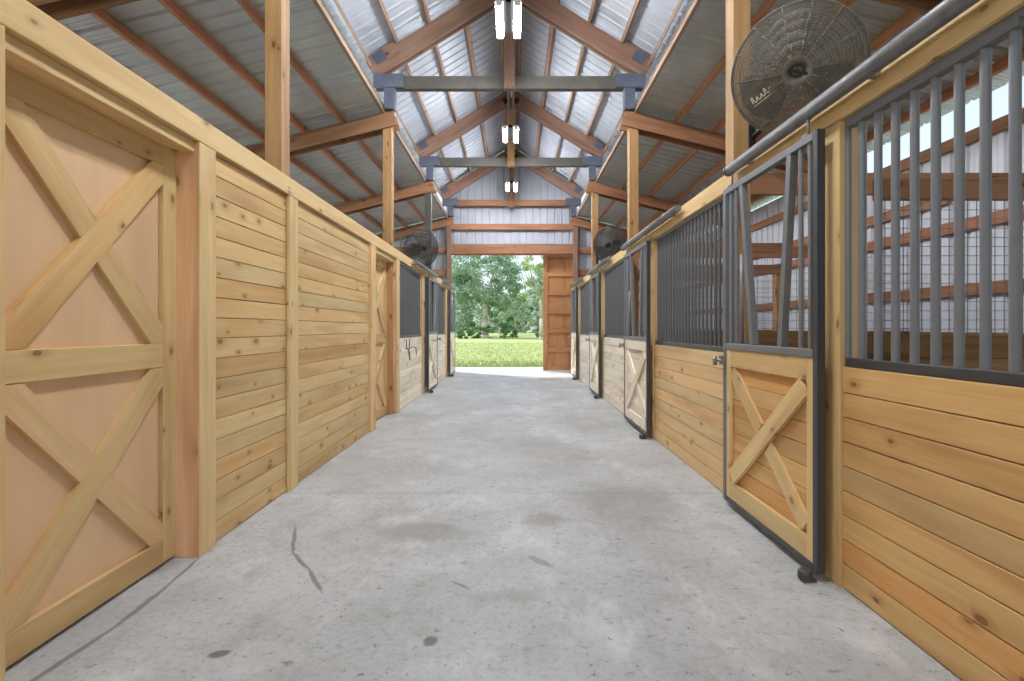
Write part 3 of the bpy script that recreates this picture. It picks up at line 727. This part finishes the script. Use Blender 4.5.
for i,y in enumerate(FY[:3]):
    b=MB().box(post_x(1)[1],WXR-.05,y-.02,y+.02,2.47,2.65); tag(b.build('cross_girt',M['fir'],bevel=.003),f"level reddish beam from the {fname[i]} right post to the outer wall",'beam','cross girts')
    b=MB().box(WXR-.2,WXR-.06,y-.07,y+.07,0,lean_z(5.1)-.24); tag(b.build('wall_post',M['post'],bevel=.003),f"{fname[i]} square post standing against the right outer wall",'post','outer wall posts')

# ------------------------------------------------------------------ fans
def fan(c,axis,r,label,anchor,lettering=True):
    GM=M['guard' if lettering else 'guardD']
    c=Vector(c); a=Vector(axis).normalized(); x=Vector((0,0,1)).cross(a).normalized(); y=a.cross(x)
    t=thing('wall_fan',tuple(c),label,'fan','wall fans')
    g=MB(); n=36
    for k in range(1,n+1):
        q=k/n; rr=.09+(r-.09)*q; h=.10*(1-q**2.2)+.02
        g.ring(c+a*h,x,y,rr,.0026 if k<n else .006,56,4)
    for k in range(14):
        an=2*math.pi*k/14; d=x*math.cos(an)+y*math.sin(an); pts=[c+a*(.10*(1-q**2.2)+.024)+d*(.09+(r-.09)*q) for q in (0,.25,.5,.75,1)]
        g.path([tuple(p) for p in pts],.0032,5)
    g.build('front_guard',GM,t)
    g=MB()
    for k in range(1,15):
        q=k/14; rr=.1+(r-.1)*q; h=-.13-.05*(1-q**2.2); g.ring(c+a*h,x,y,rr,.0026 if k<14 else .006,56,4)
    for k in range(14):
        an=2*math.pi*(k+.5)/14; d=x*math.cos(an)+y*math.sin(an); g.path([tuple(c+a*(-.13-.05*(1-q**2.2))+d*(.1+(r-.1)*q)) for q in (0,.5,1)],.0032,5)
        g.tube(c+a*.02+d*r,c-a*.13+d*r,.003,5)
    g.build('rear_guard',GM,t)
    MB().disc_lathe(c,a,[(.095,.03),(.125,.085),(.118,.10),(.09,.10)],32).build('badge_plate',GM,t)
    b=MB(); b.beam(c+a*.128-x*.05+y*.02,c+a*.128+x*.06-y*.03,.02,.006,up=tuple(a)); b.beam(c+a*.13+y*.035,c+a*.13-y*.02+x*.01,.008,.004,up=tuple(a)); b.build('hub_bar',M['black'],t)
    MB().disc_lathe(c,a,[(-.34,.03),(-.33,.085),(-.12,.09),(-.09,.06),(-.02,.045),(.0,.03)],28).build('motor',GM,t)
    for k in range(3):
        b=MB(); a0=2*math.pi*k/3+.95; span=1.15; m=9; w=6; rows=[]
        for i in range(m):
            an=a0+span*i/(m-1)
            row=[]
            for j in range(w):
                rr=.06+(r-.10)*j/(w-1); tw=(.075-.12*i/(m-1))*(.5+.5*j/(w-1))-.045
                d=x*math.cos(an)+y*math.sin(an); row.append(c+a*tw+d*rr*(1-.10*abs(2*i/(m-1)-1)**2*(j/(w-1))))
            rows.append(row)
        for i in range(m-1):
            for j in range(w-1): b.face([rows[i][j],rows[i+1][j],rows[i+1][j+1],rows[i][j+1]],[(0,0)]*4,.5,True)
        o=b.build('blade',M['blade'],t); so=o.modifiers.new('t','SOLIDIFY'); so.thickness=.003
    # arm back to the post
    an=Vector(anchor); back=c-a*.33
    MB().tube(back+a*.05,back-a*.05,.03,12).build('swivel',M['black'],t); b=MB(); b.path([tuple(back),tuple((back+an)/2+Vector((0,0,-.1))),tuple(an)],.022,10); b.build('bracket',M['black'],t); MB().beam(an+Vector((0,-.015,-.12)),an+Vector((0,-.015,.12)),.05,.02,up=(0,1,0)).build('mount_plate',M['black'],t)
    if lettering:
        # pale slanted lettering strokes on the guard with a rule beneath
        b=MB(); o=c+a*.112-x*.19*1-y*.10
        e1=(x*.93-y*.0+y*.37*0).normalized(); e1=(-x*-.85+y*.52).normalized(); e2=a.cross(e1)
        def st(p,q,w=.006): b.beam(o+e1*p[0]+e2*p[1],o+e1*q[0]+e2*q[1],w,.003,up=tuple(a))
        st((-.095,-.026),(.085,-.026),.0045)
        for k in range(6):
            u=-.09+k*.03; t_=.034 if k in (0,3) else .018
            pts=[(u,-.008),(u+.006,t_),(u+.014,t_),(u+.012,.004),(u+.018,-.010),(u+.028,-.002)]
            for p,q in zip(pts,pts[1:]): st(p,q)
        b.build('lettering',M['badge'],t)
    return t
fan((1.905,3.45,3.10),(-.42,-.80,-.42),.405,'large dusty round fan above the nearest right track pipe',(post_x(1)[0]+.1,FY[0]-.09,2.9))
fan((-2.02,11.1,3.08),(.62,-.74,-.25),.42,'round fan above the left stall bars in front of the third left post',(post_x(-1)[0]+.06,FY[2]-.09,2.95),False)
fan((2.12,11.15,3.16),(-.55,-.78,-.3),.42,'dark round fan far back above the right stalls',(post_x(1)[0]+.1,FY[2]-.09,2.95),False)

# ------------------------------------------------------------------ light, camera
w=bpy.data.worlds.new('sky'); SC.world=w; w.use_nodes=True; nt=w.node_tree; nt.nodes.clear()
out=N(nt,'ShaderNodeOutputWorld'); bg=N(nt,'ShaderNodeBackground'); nt.links.new(bg.outputs[0],out.inputs[0])
sky=N(nt,'ShaderNodeTexSky'); sky.sky_type='NISHITA'; sky.sun_disc=False; sky.sun_elevation=math.radians(52); sky.sun_rotation=math.radians(200); sky.dust_density=3; sky.air_density=1.0; sky.ozone_density=1.2
mx=mixc(nt,.55,sky.outputs[0],(3.6,3.9,4.3,1)); nt.links.new(mx,bg.inputs[0]); bg.inputs[1].default_value=.27
sl=bpy.data.lights.new('sun','SUN'); sl.energy=5.3; sl.angle=math.radians(8); sl.color=(1,.96,.88); so=bpy.data.objects.new('sun',sl); C.objects.link(so)
so.rotation_euler=Vector((-.55,.40,.8)).to_track_quat('Z','Y').to_euler(); so.location=(0,-10,20)
cam=bpy.data.cameras.new('camera'); co=bpy.data.objects.new('camera',cam); C.objects.link(co); SC.camera=co
co.location=(0,0,1.3665); co.rotation_euler=(math.pi/2,0,0); cam.lens=18; cam.sensor_width=36; cam.shift_x=-2/1024; cam.shift_y=-12.5/1024; cam.clip_end=500; cam.clip_start=.05
vs=SC.view_settings; vs.view_transform='Standard'; vs.look='None'; vs.gamma=1; vs.exposure=0.2; vs.use_curve_mapping=False
cy=SC.cycles; cy.max_bounces=10; cy.diffuse_bounces=6; cy.glossy_bounces=4; cy.use_denoising=True; cy.sample_clamp_indirect=6
